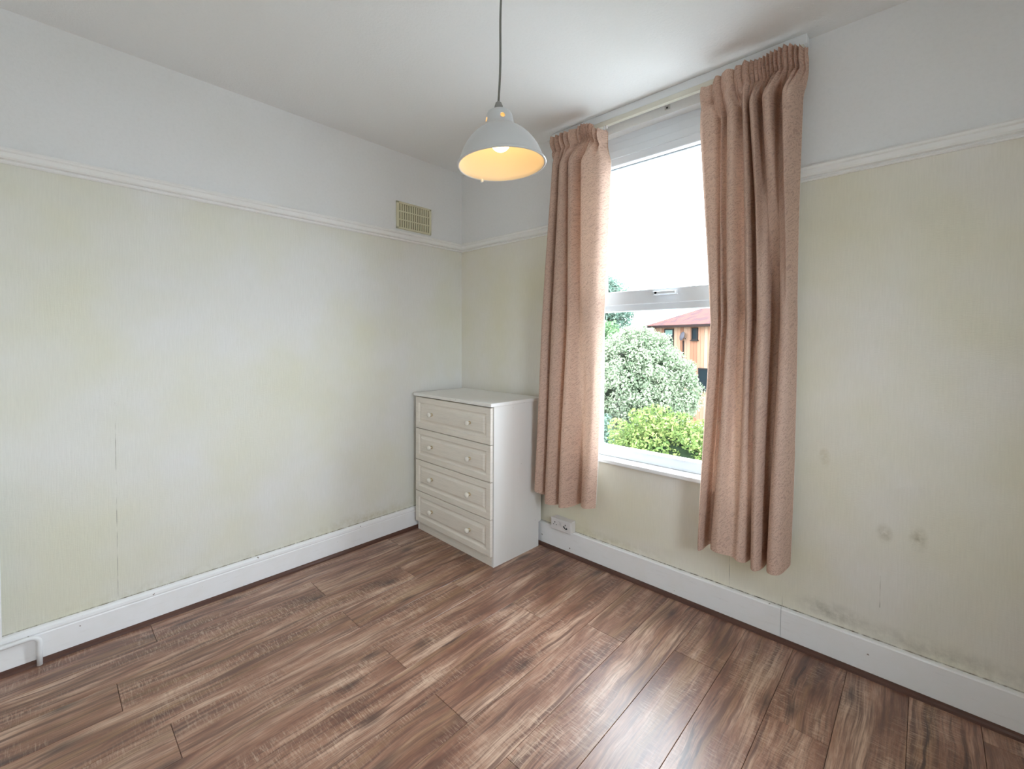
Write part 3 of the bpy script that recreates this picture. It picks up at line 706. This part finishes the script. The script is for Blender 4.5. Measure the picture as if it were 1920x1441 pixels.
rose = lathe('ceiling_rose', [(0, H - 1.780 - 0.034), (0.010, H - 1.780 - 0.034), (0.016, H - 1.780 - 0.028), (0.042, H - 1.780 - 0.020), (0.046, H - 1.780 - 0.0005), (0, H - 1.780 - 0.0005)], M_enam, lamp, 32)

# ---------------------------------------------------------------- radiator and pipe at the left edge
ra = empty('radiator', (0.075, -2.65, 0.17)); tag(ra, 'white panel radiator on the left wall, its end just inside the frame', 'radiator')
r0, r1 = -0.385, 0.384
box('panel', 0.012, 0.026, r0, r1, 0.0, 0.60, M_rad, ra, 0.006)
for i in range(18):
    y = r0 + 0.03 + (r1 - r0 - 0.06) * (i + 0.5) / 18
    box('flute', 0.024, 0.031, y - 0.011, y + 0.011, 0.03, 0.57, M_rad, ra, 0.003)
box('back_plate', -0.045, -0.035, r0, r1 - 0.02, 0.01, 0.59, M_rad, ra, 0.004)
boxes('convector_fins', [(-0.036, 0.013, r0 + 0.04 + 0.034 * i, r0 + 0.043 + 0.034 * i, 0.06, 0.54) for i in range(20)], M_rad, ra)
box('bracket', -0.0745, -0.044, -0.25, -0.22, 0.08, 0.52, M_steel, ra); box('bracket', -0.0745, -0.044, 0.22, 0.25, 0.08, 0.52, M_steel, ra)
pts = [(0.036, -2.95, 0.114), (0.036, -2.6, 0.114), (0.036, -2.30, 0.115), (0.036, -2.215, 0.116)]
for a in range(0, 91, 15): pts.append((0.036, -2.200 + 0.026 * math.sin(R(a)), 0.090 + 0.026 * math.cos(R(a))))
pts += [(0.036, -2.174, 0.06), (0.036, -2.174, 0.001)]
pp = tube('heating_pipe', pts, 0.0085, M_rad, None, 14); tag(pp, 'thick white painted heating pipe bending down into the floor', 'pipe')

# ---------------------------------------------------------------- outdoors
GZ = -3.0
struct(box('ground', -60, 60, -60, 75, GZ - 0.2, GZ, M_ground), 'garden ground outside, toned pale to bounce light up')

def leaves(name, centers, radii, n, size, mat, parent, seed, aspect=1.6, up=0.3, wob=0.0):
    """puffs of leaf quads: centers (k,3), radii (k,)"""
    rng = np.random.default_rng(seed); k = len(centers); w = radii ** 2; ci = rng.choice(k, n, p=w / w.sum())
    d = rng.standard_normal((n, 3)); d /= np.linalg.norm(d, axis=1, keepdims=True)
    rad = radii[ci] * (0.72 + 0.34 * rng.random(n))
    p = centers[ci] + d * rad[:, None]
    nrm = d + 0.75 * rng.standard_normal((n, 3)) + np.array([0, 0, up]); nrm /= np.linalg.norm(nrm, axis=1, keepdims=True)
    a = np.cross(nrm, rng.standard_normal((n, 3))); a /= np.linalg.norm(a, axis=1, keepdims=True); b = np.cross(nrm, a)
    s = size * (0.6 + 0.8 * rng.random(n))[:, None]
    V = np.stack([p - a * s * aspect / 2, p + b * s / 2 + nrm * s * 0.12, p + a * s * aspect / 2, p - b * s / 2 + nrm * s * 0.12], 1).reshape(-1, 3)
    me = bpy.data.meshes.new(name); me.from_pydata(V.tolist(), [], np.arange(4 * n).reshape(n, 4).tolist()); me.update()
    at = me.attributes.new('tint', 'FLOAT', 'FACE')
    puff = rng.random(k)
    tint = np.clip(0.45 + 0.35 * (puff[ci] - 0.5) + 0.22 * rng.standard_normal(n), 0, 1)
    at.data.foreach_set('value', tint.astype(np.float32))
    o = link(name, me, mat, parent); o['kind'] = 'stuff'; return o
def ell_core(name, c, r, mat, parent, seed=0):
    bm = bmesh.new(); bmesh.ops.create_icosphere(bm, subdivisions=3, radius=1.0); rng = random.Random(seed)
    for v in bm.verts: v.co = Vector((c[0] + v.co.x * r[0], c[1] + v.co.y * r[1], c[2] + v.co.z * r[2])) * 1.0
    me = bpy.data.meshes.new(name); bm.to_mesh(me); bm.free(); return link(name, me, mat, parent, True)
def puffs(c, r, k, pr, seed, zmin=-1.0, wob=0.0, taper=0.0):
    rng = np.random.default_rng(seed); i = np.arange(k) + 0.5; ph = np.arccos(1 - 2 * i / k); th = math.pi * (1 + 5 ** 0.5) * i
    d = np.stack([np.cos(th) * np.sin(ph), np.sin(th) * np.sin(ph), np.cos(ph)], 1) + 0.05 * rng.standard_normal((k, 3)); d /= np.linalg.norm(d, axis=1, keepdims=True)
    f = 0.90 + 0.13 * rng.random(len(d)) + wob * (0.5 - rng.random(len(d))); d[:, :2] *= (1 - taper * np.clip(d[:, 2:3], 0, 1)); return np.array(c) + d * np.array(r) * f[:, None], pr * (0.7 + 0.6 * rng.random(len(d)))
def plant(name, label, cat_, base, c, r, k, pr, n, size, mat, seed, trunk=0.08, zmin=-1.0, group=None, core=0.78, wob=0.0, taper=0.0):
    root = empty(name, (base[0], base[1], GZ)); tag(root, label, cat_, group)
    off_ = (c[0] - base[0], c[1] - base[1], c[2] - GZ)
    P, Rr = puffs(off_, r, k, pr, seed, zmin, wob, taper)
    leaves('foliage', P, Rr, n, size, mat, root, seed + 50)
    ell_core('dark_core', off_, tuple(x * core for x in r), M_core, root)  # solid dark ellipsoid added to block the view through the leaves
    if trunk: tube('trunk', [(0, 0, 0.0), (0.03, 0.02, off_[2] * 0.4), (off_[0], off_[1], off_[2])], trunk, M_bark, root, 10)
    return root
plant('round_tree', 'large dome-shaped tree with pale variegated leaves filling the window view', 'tree', (-3.38, 9.24), (-3.38, 9.24, 0.0), (1.56, 1.56, 1.58), 620, 0.17, 80000, 0.042, M_leaf_pale, 1, 0.12, core=0.70, wob=0.06, taper=0.22)
plant('hedge', 'ragged yellow-green hedge in front of the round pale tree', 'hedge', (-1.05, 6.0), (-1.05, 6.0, -1.62), (1.35, 0.62, 1.42), 330, 0.17, 44000, 0.038, M_leaf_hedge, 2, 0.06, wob=0.22)
plant('garden_shrub', 'blue-green shrub at the lower left corner of the view, left of the hedge', 'shrub', (-3.32, 6.7), (-3.32, 6.7, -1.62), (0.60, 0.56, 1.36), 160, 0.17, 22000, 0.040, M_leaf_blue, 4, 0.06, wob=0.18)
plant('tall_tree', 'tall hazy blue-green tree far behind the round tree', 'tree', (-11.0, 20.2), (-11.0, 20.2, 2.5), (1.2, 1.2, 2.4), 130, 0.45, 16000, 0.10, M_leaf_blue, 5, 0.18, core=0.6)
plant('green_tree', 'mid-green tree between the round tree and the tall one', 'tree', (-9.0, 17.0), (-9.1, 17.0, 0.2), (1.3, 1.2, 1.75), 130, 0.36, 14000, 0.09, M_leaf_mid, 6, 0.12)

# timber-clad house
HA = R(-17)
house = empty('house', (-8.94, 22.0, GZ), (0, 0, HA)); tag(house, 'timber-clad house with a red tiled hip roof across the garden', 'house')
EZ = 2.20 - GZ                       # eaves height above ground; local x along the facade, y back
HL, HD = 9.0, 7.0
box('body', 0.03, HL, 0.03, HD, 0, EZ, M_gutter, house)
bw = 0.21; x = 0.0; bme = None
bmx = bmesh.new(); add_box(bmx, 0, bw - 0.014, 0, 0.03, 0.0, EZ, 0.0); bme = bpy.data.meshes.new('cladding_board'); bmx.to_mesh(bme); bmx.free(); bme.materials.append(M_board)
while x + bw <= HL + 0.001:
    o = bpy.data.objects.new('cladding_board', bme); COL.objects.link(o); o.parent = house; o.location = (x, 0, 0); x += bw
y = 0.03
while y + bw <= HD:
    o = bpy.data.objects.new('cladding_board', bme); COL.objects.link(o); o.parent = house; o.rotation_euler = (0, 0, R(90)); o.location = (0.03, y, 0); y += bw
ov = 0.35; rz = EZ + 1.75
rv = [(-ov, -ov, EZ), (HL + ov, -ov, EZ), (HL + ov, HD + ov, EZ), (-ov, HD + ov, EZ), (HD * 0.52, HD / 2, rz), (HL - HD * 0.4, HD / 2, rz),
      (-ov, -ov, EZ - 0.08), (HL + ov, -ov, EZ - 0.08), (HL + ov, HD + ov, EZ - 0.08), (-ov, HD + ov, EZ - 0.08)]
rf = [(0, 1, 5, 4), (1, 2, 5), (2, 3, 4, 5), (3, 0, 4), (6, 9, 8, 7), (0, 6, 7, 1), (1, 7, 8, 2), (2, 8, 9, 3), (3, 9, 6, 0)]
me = bpy.data.meshes.new('roof'); me.from_pydata(rv, [], rf); me.update(); roof = link('roof', me, M_tile, house)
g = box('gutter', -ov - 0.03, HL + ov, -ov - 0.10, -ov, EZ - 0.14, EZ - 0.02, M_gutter, house)
def hwin(x0, x1, z0, z1, blind=0.0):
    w = boxes('window', [(x0, x1, -0.06, 0.0, z1 - 0.06, z1), (x0, x1, -0.06, 0.0, z0, z0 + 0.06), (x0, x0 + 0.06, -0.06, 0.0, z0, z1), (x1 - 0.06, x1, -0.06, 0.0, z0, z1)], M_wframe, house)
    box('pane', x0 + 0.05, x1 - 0.05, -0.035, -0.01, z0 + 0.05, z1 - 0.05, M_pane, w)
    if blind: box('blind', x0 + 0.06, x1 - 0.06, -0.05, -0.036, z1 - 0.06 - blind, z1 - 0.06, M_blind, w)
    box('ledge', x0 - 0.04, x1 + 0.04, -0.12, 0.0, z0 - 0.05, z0, M_wframe, w)
hwin(0.84, 1.46, 0.95 - GZ, 2.00 - GZ, 0.30)
hwin(2.62, 3.00, 1.38 - GZ, 2.02 - GZ)
hwin(3.05, 3.75, -1.2 - GZ, -0.05 - GZ)
hwin(4.6, 5.4, 0.95 - GZ, 2.00 - GZ)
ds = empty('satellite_dish', (0, 0, 0)); 
dish = lathe('satellite_dish', [(0, 0.06), (0.10, 0.05), (0.18, 0.025), (0.24, -0.01), (0.245, -0.02), (0.18, 0.012), (0.10, 0.035), (0, 0.045)], M_dish, house, 24)
bpy.data.objects.remove(ds)
dish.location = (2.20, -0.28, 1.60 - GZ); dish.rotation_euler = (R(75), 0, R(-25))
tube('dish_arm', [(2.20, -0.25, 1.60 - GZ), (2.23, -0.10, 1.50 - GZ), (2.23, 0.0, 1.45 - GZ)], 0.02, M_dish, house, 8)
tube('drainpipe', [(2.13, -0.06, 1.35 - GZ), (2.13, -0.06, 0.3 - GZ), (2.13, -0.06, -1.0 - GZ)], 0.04, M_gutter, house, 8)
